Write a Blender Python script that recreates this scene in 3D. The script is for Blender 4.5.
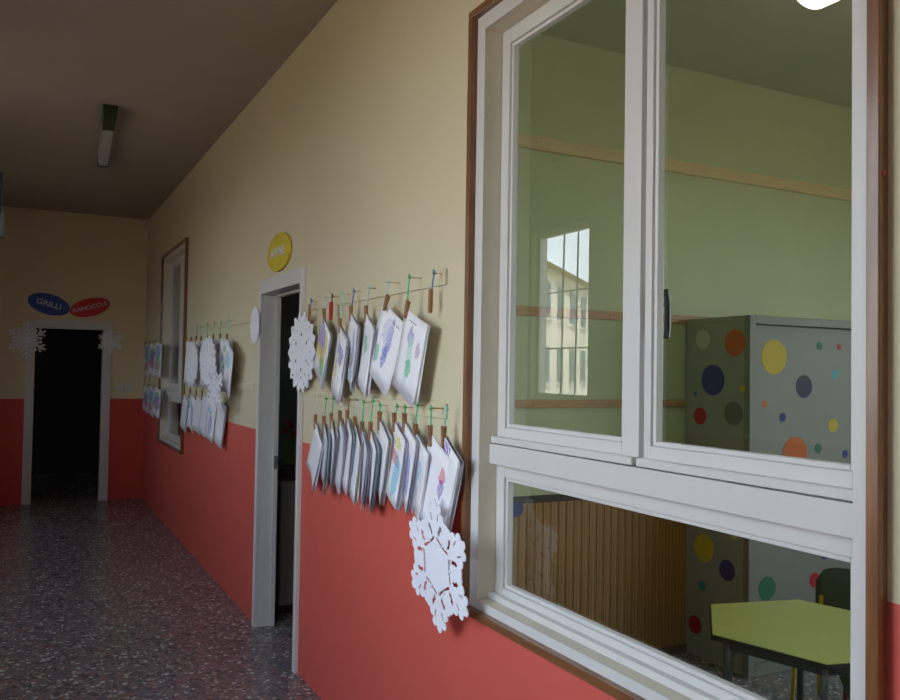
import bpy, bmesh, math, random
from mathutils import Vector, Matrix
R = math.radians
C = bpy.context.scene.collection
for o in list(bpy.data.objects): bpy.data.objects.remove(o)
rnd = random.Random(5)

# ---------------------------------------------------------------- camera
cam_d = bpy.data.cameras.new('camera'); cam = bpy.data.objects.new('camera', cam_d); C.objects.link(cam)
cam_d.sensor_width = 36; cam_d.lens = 36*828.64/900; cam_d.clip_start = .02; cam_d.clip_end = 400
yaw, pitch, roll = R(27.24), R(1.5575), R(.907)
fw = Vector((math.sin(yaw)*math.cos(pitch), math.cos(yaw)*math.cos(pitch), math.sin(pitch)))
rt = Vector((math.cos(yaw), -math.sin(yaw), 0)); up = rt.cross(fw)
rt2 = rt*math.cos(roll)+up*math.sin(roll); up2 = up*math.cos(roll)-rt*math.sin(roll)
cam.matrix_world = Matrix(((rt2.x, up2.x, -fw.x, 0), (rt2.y, up2.y, -fw.y, 0), (rt2.z, up2.z, -fw.z, 1.6), (0, 0, 0, 1)))
bpy.context.scene.camera = cam

# ---------------------------------------------------------------- sky, sun, exposure
SKY = 7.5; SUN = 20.0
w = bpy.data.worlds.new('world'); bpy.context.scene.world = w; w.use_nodes = True
nt = w.node_tree; nt.nodes.clear()
tc = nt.nodes.new('ShaderNodeTexCoord'); sp = nt.nodes.new('ShaderNodeSeparateXYZ'); cr = nt.nodes.new('ShaderNodeValToRGB')
bg = nt.nodes.new('ShaderNodeBackground'); wo = nt.nodes.new('ShaderNodeOutputWorld')
nt.links.new(tc.outputs['Generated'], sp.inputs[0]); nt.links.new(sp.outputs['Z'], cr.inputs[0])
cr.color_ramp.elements[0].position = 0; cr.color_ramp.elements[0].color = (.86, .92, 1, 1)
cr.color_ramp.elements[1].position = .8; cr.color_ramp.elements[1].color = (.50, .66, .98, 1)
nt.links.new(cr.outputs[0], bg.inputs[0]); bg.inputs[1].default_value = SKY; nt.links.new(bg.outputs[0], wo.inputs[0])
sun_d = bpy.data.lights.new('sun', 'SUN'); sun_d.energy = SUN; sun_d.color = (1, .93, .82); sun_d.angle = R(.5)
sun = bpy.data.objects.new('sun', sun_d); C.objects.link(sun)
sun.rotation_euler = Vector((.12, -.7, .72)).to_track_quat('Z', 'Y').to_euler()
vs = bpy.context.scene.view_settings
vs.view_transform = 'Standard'; vs.look = 'None'; vs.gamma = 1; vs.use_curve_mapping = False
vs.exposure = 0.22

# ---------------------------------------------------------------- materials
def newmat(name):
    m = bpy.data.materials.new(name); m.use_nodes = True
    return m, m.node_tree, m.node_tree.nodes['Principled BSDF']
def noisy(name, col, rough=.5, scale=30, amt=.06, bump=.0, metal=0, stretch=None, spec=.5, coat=0):
    m, t, b = newmat(name)
    tc = t.nodes.new('ShaderNodeTexCoord'); mp = t.nodes.new('ShaderNodeMapping'); n = t.nodes.new('ShaderNodeTexNoise')
    if stretch: mp.inputs['Scale'].default_value = stretch
    t.links.new(tc.outputs['Object'], mp.inputs[0]); t.links.new(mp.outputs[0], n.inputs['Vector'])
    n.inputs['Scale'].default_value = scale; n.inputs['Detail'].default_value = 4
    mx = t.nodes.new('ShaderNodeMix'); mx.data_type = 'RGBA'
    mx.inputs[6].default_value = [c*(1-amt*2) for c in col[:3]]+[1]; mx.inputs[7].default_value = [min(1, c*(1+amt*2)) for c in col[:3]]+[1]
    t.links.new(n.outputs['Fac'], mx.inputs[0]); t.links.new(mx.outputs[2], b.inputs['Base Color'])
    b.inputs['Roughness'].default_value = rough; b.inputs['Metallic'].default_value = metal
    b.inputs['Specular IOR Level'].default_value = spec
    if coat: b.inputs['Coat Weight'].default_value = coat; b.inputs['Coat Roughness'].default_value = .15
    if bump:
        bp = t.nodes.new('ShaderNodeBump'); bp.inputs['Strength'].default_value = bump; bp.inputs['Distance'].default_value = .002
        t.links.new(n.outputs['Fac'], bp.inputs['Height']); t.links.new(bp.outputs[0], b.inputs['Normal'])
    return m
def two_tone(name, low, high, z):
    m = noisy(name, high, .55, 3, .02, .0); t = m.node_tree; b = t.nodes['Principled BSDF']
    src = b.inputs['Base Color'].links[0].from_socket
    g = t.nodes.new('ShaderNodeNewGeometry'); s = t.nodes.new('ShaderNodeSeparateXYZ'); c = t.nodes.new('ShaderNodeMath'); c.operation = 'LESS_THAN'; c.inputs[1].default_value = z
    t.links.new(g.outputs['Position'], s.inputs[0]); t.links.new(s.outputs['Z'], c.inputs[0])
    n = t.nodes.new('ShaderNodeTexNoise'); n.inputs['Scale'].default_value = 5; t.links.new(g.outputs['Position'], n.inputs['Vector'])
    r = t.nodes.new('ShaderNodeMix'); r.data_type = 'RGBA'; r.inputs[6].default_value = [x*.94 for x in low]+[1]; r.inputs[7].default_value = [x*1.06 for x in low]+[1]
    t.links.new(n.outputs['Fac'], r.inputs[0])
    mx = t.nodes.new('ShaderNodeMix'); mx.data_type = 'RGBA'
    t.links.new(c.outputs[0], mx.inputs[0]); t.links.new(src, mx.inputs[6]); t.links.new(r.outputs[2], mx.inputs[7]); t.links.new(mx.outputs[2], b.inputs['Base Color'])
    n2 = t.nodes.new('ShaderNodeTexNoise'); n2.inputs['Scale'].default_value = 140; t.links.new(g.outputs['Position'], n2.inputs['Vector'])
    bp = t.nodes.new('ShaderNodeBump'); bp.inputs['Strength'].default_value = .15; bp.inputs['Distance'].default_value = .002
    t.links.new(n2.outputs['Fac'], bp.inputs['Height']); t.links.new(bp.outputs[0], b.inputs['Normal'])
    return m
ZR = 1.218
M = {}
M['wall'] = two_tone('corridor_paint', (.66, .11, .078), (.68, .60, .41), ZR)
M['wall_end'] = two_tone('corridor_end_paint', (.62, .07, .045), (.74, .62, .40), ZR)
M['wall_left'] = two_tone('corridor_paint_darkened', (.5, .08, .06), (.50, .44, .30), ZR)  # corridor paint darkened here to dim its bounce and reflection in the glass
M['green'] = noisy('classroom_paint', (.52, .56, .34), .6, 4, .03)
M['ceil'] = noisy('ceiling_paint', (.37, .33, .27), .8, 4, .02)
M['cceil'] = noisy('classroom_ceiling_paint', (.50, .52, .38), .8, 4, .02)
M['white'] = noisy('white_lacquer', (.68, .66, .64), .35, 8, .01)
M['cream'] = noisy('cream_lacquer', (.70, .64, .50), .4, 8, .02)
M['rail'] = noisy('cream_rail_paint', (.69, .61, .42), .45, 20, .02)
M['trimwood'] = noisy('varnished_trim_wood', (.21, .085, .03), .28, 9, .28, .1, stretch=(8, 8, .8), coat=.4)
M['trimwoodh'] = noisy('varnished_trim_wood_flat', (.21, .085, .03), .28, 9, .28, .1, stretch=(8, .8, 8), coat=.4)
M['strip'] = noisy('oak_strip', (.48, .27, .11), .5, 6, .15, stretch=(1, 8, 8)); M['strip_pale'] = noisy('pine_strip', (.68, .52, .28), .5, 6, .1, stretch=(1, 8, 8))
M['pinwood'] = noisy('clothespin_wood', (.36, .19, .09), .6, 60, .15)
M['redplastic'] = noisy('red_plastic', (.55, .03, .03), .4)
M['metal'] = noisy('grey_metal', (.35, .35, .36), .35, 30, .03, metal=.9)
M['brass'] = noisy('brass_nail', (.60, .38, .10), .4, metal=.6)
M['leggrey'] = noisy('dark_grey_enamel', (.09, .09, .10), .4)
M['dark'] = noisy('dark_metal', (.03, .03, .035), .4)
M['steelpaint'] = noisy('grey_green_steel', (.19, .20, .165), .55, 10, .03)  # cabinet front, darkened to offset the strong light falling on it
M['steelside'] = noisy('grey_steel_lightened_side', (.30, .31, .27), .5, 10, .04)  # same cabinet steel, lightened because its side gets little light
M['tabletop'] = noisy('yellow_green_laminate', (.66, .68, .20), .35, 10, .02)
M['black'] = noisy('black_edging', (.015, .013, .012), .5)
M['yellow_metal'] = noisy('yellow_enamel', (.62, .45, .03), .3)
M['red_metal'] = noisy('dark_red_enamel', (.20, .025, .02), .3)
M['chair_green'] = noisy('dark_green_plastic', (.025, .085, .05), .4)
M['flake'] = noisy('white_card', (.86, .85, .92), .8, 20, .02)
M['door_dark'] = noisy('painted_room_dark', (.05, .05, .05), .9)  # darkness of the room behind the far door, put into its wall colour
M['cup'] = noisy('pale_cupboard', (.42, .38, .35), .5, 8, .04)
M['lampwhite'] = noisy('lamp_diffuser_off', (.50, .50, .50), .4)
M['lampgreen'] = noisy('dark_green_cover', (.03, .05, .02), .4)
M['boxblue'] = noisy('dark_blue_housing', (.03, .04, .07), .5)
M['boxgrey'] = noisy('blue_grey_cover', (.16, .19, .22), .5)
M['switch'] = noisy('switch_plastic', (.7, .7, .66), .4)
M['facade'] = noisy('facade_plaster', (.72, .66, .55), .9, .4, .05)
M['rooftile'] = noisy('roof_tiles', (.45, .30, .20), .9, 2, .15)
M['shutter'] = noisy('far_window_glass', (.08, .10, .12), .5, 1, .05)
M['sill'] = noisy('stone_sill', (.6, .58, .55), .7)
M['grass'] = noisy('dry_ground', (.27, .20, .125), 1, .5, .15)
M['leaf'] = noisy('plant_leaf', (.22, .30, .05), .5, 20, .2)
M['pot'] = noisy('plant_pot', (.10, .07, .05), .6)
M['flower'] = noisy('red_petal', (.45, .02, .03), .6)
DC = dict(white=(.50, .52, .42), orange=(.55, .13, .02), blue=(.02, .05, .22), yellow=(.58, .42, .04), teal=(.03, .20, .26), red=(.42, .015, .02),
          grey=(.14, .15, .13), green=(.02, .16, .08), cyan=(.10, .38, .45), navy=(.03, .03, .08))
for k, v in DC.items(): M['dot_'+k] = noisy('sticker_'+k, v, .6, 10, .02, spec=.25)
for k, v in dict(green=(.05, .60, .30), pale=(.55, .72, .78), blue=(.10, .25, .60), mint=(.25, .80, .60), brown=(.25, .12, .08), red=(.6, .05, .05)).items():
    M['cord_'+k] = noisy('cord_'+k, v, .6)

def glass(name, tint=(.93, .97, .94)):
    m, t, b = newmat(name); t.nodes.remove(b); out = t.nodes['Material Output']
    tr = t.nodes.new('ShaderNodeBsdfTransparent'); tr.inputs[0].default_value = (*tint, 1)
    gl = t.nodes.new('ShaderNodeBsdfGlossy'); gl.inputs['Roughness'].default_value = .0
    g = t.nodes.new('ShaderNodeNewGeometry')
    ior = t.nodes.new('ShaderNodeMix'); ior.data_type = 'FLOAT'; ior.inputs[2].default_value = 1.5; ior.inputs[3].default_value = 1/1.5
    t.links.new(g.outputs['Backfacing'], ior.inputs[0])
    fr = t.nodes.new('ShaderNodeFresnel'); t.links.new(ior.outputs[0], fr.inputs['IOR'])
    k = t.nodes.new('ShaderNodeMath'); k.operation = 'MULTIPLY'; k.inputs[1].default_value = 1.8; k.use_clamp = True
    t.links.new(fr.outputs[0], k.inputs[0])
    mx = t.nodes.new('ShaderNodeMixShader'); t.links.new(k.outputs[0], mx.inputs[0]); t.links.new(tr.outputs[0], mx.inputs[1]); t.links.new(gl.outputs[0], mx.inputs[2])
    t.links.new(mx.outputs[0], out.inputs[0])
    return m
M['glass'] = glass('window_glass')

def terrazzo():
    m, t, b = newmat('terrazzo')
    g = t.nodes.new('ShaderNodeNewGeometry')
    v = t.nodes.new('ShaderNodeTexVoronoi'); v.inputs['Scale'].default_value = 42; v.inputs['Randomness'].default_value = 1
    t.links.new(g.outputs['Position'], v.inputs['Vector'])
    s = t.nodes.new('ShaderNodeSeparateColor'); t.links.new(v.outputs['Color'], s.inputs[0])
    r = t.nodes.new('ShaderNodeValToRGB'); r.color_ramp.interpolation = 'CONSTANT'
    cols = [(0, (.10, .09, .10)), (.16, (.24, .20, .20)), (.34, (.32, .21, .18)), (.48, (.20, .20, .23)), (.60, (.42, .37, .36)), (.76, (.34, .18, .14)), (.86, (.62, .60, .58)), (.95, (.15, .17, .20))]
    while len(r.color_ramp.elements) < len(cols): r.color_ramp.elements.new(.5)
    for e, (p, c) in zip(r.color_ramp.elements, cols): e.position = p; e.color = (*c, 1)
    t.links.new(s.outputs[0], r.inputs[0])
    v2 = t.nodes.new('ShaderNodeTexVoronoi'); v2.feature = 'DISTANCE_TO_EDGE'; v2.inputs['Scale'].default_value = 42
    t.links.new(g.outputs['Position'], v2.inputs['Vector'])
    lt = t.nodes.new('ShaderNodeMath'); lt.operation = 'LESS_THAN'; lt.inputs[1].default_value = .10; t.links.new(v2.outputs['Distance'], lt.inputs[0])
    mx = t.nodes.new('ShaderNodeMix'); mx.data_type = 'RGBA'; mx.inputs[7].default_value = (.17, .14, .14, 1)
    t.links.new(lt.outputs[0], mx.inputs[0]); t.links.new(r.outputs[0], mx.inputs[6]); t.links.new(mx.outputs[2], b.inputs['Base Color'])
    b.inputs['Roughness'].default_value = .26; b.inputs['Specular IOR Level'].default_value = .5
    return m
M['floor'] = terrazzo()

def slats():
    m, t, b = newmat('slatted_wood')
    g = t.nodes.new('ShaderNodeNewGeometry'); s = t.nodes.new('ShaderNodeSeparateXYZ'); t.links.new(g.outputs['Position'], s.inputs[0])
    fr = t.nodes.new('ShaderNodeMath'); fr.operation = 'MULTIPLY'; fr.inputs[1].default_value = 1/.05; t.links.new(s.outputs['X'], fr.inputs[0])
    f2 = t.nodes.new('ShaderNodeMath'); f2.operation = 'FRACT'; t.links.new(fr.outputs[0], f2.inputs[0])
    r = t.nodes.new('ShaderNodeValToRGB'); e = r.color_ramp.elements
    e[0].position = 0; e[0].color = (.10, .035, .008, 1); e[1].position = .12; e[1].color = (.40, .21, .065, 1)
    x = r.color_ramp.elements.new(.55); x.color = (.36, .185, .055, 1); x = r.color_ramp.elements.new(.62); x.color = (.20, .085, .022, 1); x = r.color_ramp.elements.new(.72); x.color = (.40, .21, .065, 1)
    t.links.new(f2.outputs[0], r.inputs[0]); t.links.new(r.outputs[0], b.inputs['Base Color']); b.inputs['Roughness'].default_value = .5
    return m
M['slats'] = slats()

def paper(name, marks, base=(.93, .92, .96), seed=0, text=False):
    """white sheet with crayon marks; marks = (u, v, ru, rv, colour, line scale) in sheet coordinates"""
    m, t, b = newmat(name); b.inputs['Roughness'].default_value = .45
    uv = t.nodes.new('ShaderNodeUVMap'); uv.uv_map = 'UVMap'
    last = None
    for i, (u, v, ru, rv, col, sc) in enumerate(marks):
        mp = t.nodes.new('ShaderNodeMapping'); mp.inputs['Location'].default_value = (-u/ru, -v/rv, 0); mp.inputs['Scale'].default_value = (1/ru, 1/rv, 1)
        t.links.new(uv.outputs[0], mp.inputs[0])
        n = t.nodes.new('ShaderNodeTexNoise'); n.inputs['Scale'].default_value = 1.6; n.inputs['Detail'].default_value = 3
        ad = t.nodes.new('ShaderNodeVectorMath'); ad.operation = 'ADD'; ad.inputs[1].default_value = (seed*3.1+i*7, seed, 0)
        t.links.new(mp.outputs[0], ad.inputs[0]); t.links.new(ad.outputs[0], n.inputs['Vector'])
        ln = t.nodes.new('ShaderNodeVectorMath'); ln.operation = 'LENGTH'; t.links.new(mp.outputs[0], ln.inputs[0])
        k = t.nodes.new('ShaderNodeMath'); k.operation = 'MULTIPLY_ADD'; k.inputs[1].default_value = 1.6; t.links.new(n.outputs['Fac'], k.inputs[0]); t.links.new(ln.outputs['Value'], k.inputs[2])
        lt = t.nodes.new('ShaderNodeMath'); lt.operation = 'LESS_THAN'; lt.inputs[1].default_value = 1.8; t.links.new(k.outputs[0], lt.inputs[0])
        wv = t.nodes.new('ShaderNodeTexWave'); wv.inputs['Scale'].default_value = sc; wv.inputs['Distortion'].default_value = 9; wv.inputs['Detail'].default_value = 2
        t.links.new(ad.outputs[0], wv.inputs['Vector'])
        gt = t.nodes.new('ShaderNodeMath'); gt.operation = 'GREATER_THAN'; gt.inputs[1].default_value = .33; t.links.new(wv.outputs['Fac'], gt.inputs[0])
        mu = t.nodes.new('ShaderNodeMath'); mu.operation = 'MULTIPLY'; t.links.new(lt.outputs[0], mu.inputs[0]); t.links.new(gt.outputs[0], mu.inputs[1])
        m2 = t.nodes.new('ShaderNodeMath'); m2.operation = 'MULTIPLY'; m2.inputs[1].default_value = .95; t.links.new(mu.outputs[0], m2.inputs[0])
        mx = t.nodes.new('ShaderNodeMix'); mx.data_type = 'RGBA'; mx.inputs[7].default_value = (*col, 1)
        if last: t.links.new(last, mx.inputs[6])
        else: mx.inputs[6].default_value = (*base, 1)
        t.links.new(m2.outputs[0], mx.inputs[0]); last = mx.outputs[2]
    if last: t.links.new(last, b.inputs['Base Color'])
    else:
        n = t.nodes.new('ShaderNodeTexNoise'); n.inputs['Scale'].default_value = 4; t.links.new(uv.outputs[0], n.inputs['Vector'])
        mx = t.nodes.new('ShaderNodeMix'); mx.data_type = 'RGBA'; mx.inputs[6].default_value = [c*.93 for c in base]+[1]; mx.inputs[7].default_value = (*base, 1)
        t.links.new(n.outputs['Fac'], mx.inputs[0]); t.links.new(mx.outputs[2], b.inputs['Base Color'])
    return m
BL = (.12, .14, .60); PU = (.22, .10, .55); GR = (.02, .45, .18); YE = (.80, .68, .03); RE = (.70, .05, .12); CY = (.05, .55, .75); BR = (.12, .05, .06); OR = (.75, .30, .03)
M['sheet'] = paper('blank_sheet', [])
M['sheet2'] = paper('bluish_sheet', [], (.80, .81, .90))
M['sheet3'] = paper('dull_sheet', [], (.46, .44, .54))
M['sheet_y'] = paper('yellow_sheet', [], (.70, .56, .12))
M['sheet_t'] = paper('teal_sheet', [], (.30, .50, .56))
M['d_purple_yellow'] = paper('drawing_purple_yellow', [(.35, .35, .35, .30, PU, 2.2), (.45, .62, .50, .16, YE, 1.5), (.72, .35, .14, .35, YE, 1.5), (.62, .75, .25, .14, GR, 2)], seed=1)
M['d_purple'] = paper('drawing_purple_spot', [(.62, .35, .22, .16, PU, 1), (.32, .70, .14, .20, YE, 1), (.35, .30, .10, .10, BL, 2)], seed=2)
M['d_brown'] = paper('drawing_brown_spot', [(.4, .62, .3, .14, BR, 1), (.75, .4, .12, .3, BL, 2), (.7, .8, .2, .10, CY, 1)], seed=3)
M['d_green'] = paper('drawing_green_spot', [(.45, .38, .20, .13, GR, .8)], seed=4)
M['d_blue'] = paper('drawing_blue_lines', [(.55, .36, .10, .26, BL, 2.4), (.52, .60, .10, .16, BL, 1.2), (.24, .68, .08, .13, GR, 1), (.42, .30, .16, .20, (.60, .62, .82), 3.2), (.62, .12, .18, .012, (.2, .2, .25), .6)], seed=5)
M['d_lines'] = paper('drawing_green_lines', [(.42, .28, .13, .13, PU, 2.2), (.45, .5, .10, .40, (.45, .75, .6), 2.5), (.50, .68, .12, .12, GR, 1.2), (.78, .38, .09, .10, (.45, .3, .45), 3), (.40, .10, .18, .012, (.2, .2, .25), .6)], seed=6)
M['d_pink'] = paper('drawing_pink_yellow', [(.5, .42, .3, .10, RE, 1.5), (.5, .18, .3, .08, YE, 1), (.7, .6, .2, .3, CY, 2)], seed=7)
M['d_cyan'] = paper('drawing_cyan', [(.4, .38, .28, .17, CY, .8)], seed=8)
M['d_teal'] = paper('drawing_teal', [(.3, .30, .25, .10, CY, 1), (.6, .6, .2, .3, BL, 2)], seed=9)
M['d_arc'] = paper('drawing_purple_arc', [(.30, .22, .22, .22, PU, .7), (.25, .45, .15, .13, BL, 1)], seed=10)
M['d_face'] = paper('drawing_small_figure', [(.75, .28, .12, .10, RE, 1), (.78, .42, .10, .12, PU, 1)], seed=11)
M['d_dots'] = paper('drawing_dots', [(.4, .2, .12, .08, GR, 1), (.65, .35, .12, .08, RE, 1), (.5, .55, .2, .07, GR, 1.5), (.3, .4, .1, .08, PU, 1)], seed=12)
M['d_dots2'] = paper('drawing_dots_two', [(.5, .15, .2, .10, PU, 1), (.3, .55, .16, .10, GR, 1), (.7, .6, .1, .06, RE, 1)], seed=13)
M['d_mixed'] = paper('drawing_mixed', [(.4, .3, .4, .25, BL, 2), (.6, .6, .4, .25, GR, 2), (.4, .75, .3, .2, RE, 2), (.7, .2, .2, .2, CY, 1)], seed=14)
M['d_mixed2'] = paper('drawing_mixed_two', [(.5, .3, .4, .2, GR, 1.2), (.5, .6, .4, .2, OR, 2), (.5, .5, .5, .3, PU, 2.4)], seed=15)

# ---------------------------------------------------------------- mesh helpers
def tag(o, label=None, cat=None, group=None, kind=None):
    if label: o['label'] = label
    if cat: o['category'] = cat
    if group: o['group'] = group
    if kind: o['kind'] = kind
    return o
def obj(name, bm, mats, parent=None, smooth=False, bevel=0, label=None):
    me = bpy.data.meshes.new(name); bmesh.ops.recalc_face_normals(bm, faces=bm.faces); bm.to_mesh(me); bm.free()
    for m in (mats if isinstance(mats, (list, tuple)) else [mats]): me.materials.append(m)
    if smooth:
        for p in me.polygons: p.use_smooth = True
    o = bpy.data.objects.new(name, me); C.objects.link(o)
    if parent: o.parent = parent
    if bevel:
        b = o.modifiers.new('bevel', 'BEVEL'); b.width = bevel; b.segments = 2; b.limit_method = 'ANGLE'
    if label: o['label'] = label
    return o
def empty(name, loc=(0, 0, 0), rz=0):
    o = bpy.data.objects.new(name, None); C.objects.link(o); o.location = loc; o.rotation_euler[2] = rz; o.empty_display_size = .05
    return o
def box(bm, a, b, mi=0):
    lo = [min(p, q) for p, q in zip(a, b)]; hi = [max(p, q) for p, q in zip(a, b)]
    v = [bm.verts.new((x, y, z)) for x in (lo[0], hi[0]) for y in (lo[1], hi[1]) for z in (lo[2], hi[2])]
    for f in ((0, 1, 3, 2), (4, 6, 7, 5), (0, 4, 5, 1), (2, 3, 7, 6), (0, 2, 6, 4), (1, 5, 7, 3)):
        fc = bm.faces.new([v[i] for i in f]); fc.material_index = mi
def BX(*bs):
    bm = bmesh.new()
    for a, b in bs: box(bm, a, b)
    return bm
def tube(bm, pts, r, n=8):
    pts = [Vector(p) for p in pts]; rings = []
    for i, p in enumerate(pts):
        d = (pts[min(i+1, len(pts)-1)]-pts[max(i-1, 0)]).normalized()
        u = d.cross(Vector((0, 0, 1)) if abs(d.z) < .9 else Vector((1, 0, 0))).normalized(); v = d.cross(u)
        rings.append([bm.verts.new(p+(u*math.cos(t)+v*math.sin(t))*r) for t in [2*math.pi*k/n for k in range(n)]])
    for a, b in zip(rings, rings[1:]):
        for k in range(n): bm.faces.new((a[k], a[(k+1) % n], b[(k+1) % n], b[k]))
    bm.faces.new(rings[0]); bm.faces.new(rings[-1])
def prism(bm, poly, z0, z1, frame=None):
    f = frame or (lambda x, y, z: (x, y, z))
    a = [bm.verts.new(f(x, y, z0)) for x, y in poly]; b = [bm.verts.new(f(x, y, z1)) for x, y in poly]
    n = len(poly)
    bm.faces.new(a); bm.faces.new(b)
    for i in range(n): bm.faces.new((a[i], a[(i+1) % n], b[(i+1) % n], b[i]))
def struct(o): o['kind'] = 'structure'; return o

W = 1.334; WT = .12; D = 10.785; HC = 3.428; YB = 3.71; XL = -1.2; YN = -4.0
# ---------------------------------------------------------------- shell
def wall_x(bm, x0, x1, y0, y1, z0, z1, holes):
    y = y0
    for (a, b, c, d) in sorted(holes):
        box(bm, (x0, y, z0), (x1, a, z1))
        if c > z0: box(bm, (x0, a, z0), (x1, b, c))
        if d < z1: box(bm, (x0, a, d), (x1, b, z1))
        y = b
    box(bm, (x0, y, z0), (x1, y1, z1))
# window openings (near outer bead edge at y, far at y+1.512)
WIN = [.9265, 7.90]
wh = [(y+.025, y+1.4845, .837, 2.787) for y in WIN]
DY0, DY1, DZ = 4.330, 5.150, 2.07
bm = bmesh.new()
wall_x(bm, W, W+WT, YN, D+.15, 0, HC, wh+[(DY0-.03, DY1+.03, 0, DZ+.03)])
bmesh.ops.recalc_face_normals(bm, faces=bm.faces)
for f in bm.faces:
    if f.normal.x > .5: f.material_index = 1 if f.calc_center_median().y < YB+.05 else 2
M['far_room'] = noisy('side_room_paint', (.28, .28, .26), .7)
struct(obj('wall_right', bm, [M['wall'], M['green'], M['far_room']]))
LW = [(1.15, 2.9, .85, 3.1), (-2.9, -1.7, .85, 2.85)]
LWB = (5.42, 6.26, 1.38, 2.86); LWF = (8.3, 8.9, 1.2, 2.4)  # LWF: unseen window, added to brighten the far end of the corridor
bm = bmesh.new(); wall_x(bm, XL-.16, XL, YN, D+.15, 0, HC, LW+[LWB, LWF]); struct(obj('wall_left', bm, M['wall_left']))
bm = BX(((XL-.3, YN-.15, 0), (W+WT, YN, HC))); struct(obj('wall_back', bm, M['wall']))
FX0, FX1, FZ = .12, .85, 2.045
bm = BX(((XL, D, 0), (FX0-.02, D+.15, HC)), ((FX1+.02, D, 0), (W, D+.15, HC)), ((FX0-.02, D, FZ+.02), (FX1+.02, D+.15, HC)))
struct(obj('wall_far', bm, M['wall_end']))
struct(obj('floor', BX(((XL-.3, YN-.15, -.1), (7.0, D+3, 0))), M['floor']))
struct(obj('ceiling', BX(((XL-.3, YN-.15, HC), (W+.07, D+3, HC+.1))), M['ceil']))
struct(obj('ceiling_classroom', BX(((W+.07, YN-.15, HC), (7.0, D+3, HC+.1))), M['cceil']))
# classroom walls
XR = 6.6
struct(obj('wall_classroom_far', BX(((W+WT, YB, 0), (XR+.2, YB+.12, HC))), M['green']))
bm = bmesh.new(); wall_x(bm, XR, XR+.2, YN, YB, 0, HC, [(-3.2, -.9, .9, 2.9), (-.4, 1.9, .9, 2.9)]); struct(obj('wall_classroom_right', bm, M['green']))
struct(obj('wall_classroom_back', BX(((W+WT, YN-.15, 0), (XR+.2, YN, HC))), M['green']))
# side room behind the middle door, and dark room behind the far door
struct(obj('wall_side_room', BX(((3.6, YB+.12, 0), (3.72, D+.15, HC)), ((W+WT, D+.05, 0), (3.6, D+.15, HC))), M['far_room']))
struct(obj('wall_far_room', BX(((XL-.3, D+.15, 0), (XL-.2, D+3, HC)), ((XL-.2, D+2.9, 0), (W+.3, D+3, HC)), ((W+.2, D+.15, 0), (W+.3, D+2.9, HC))), M['door_dark']))

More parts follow.
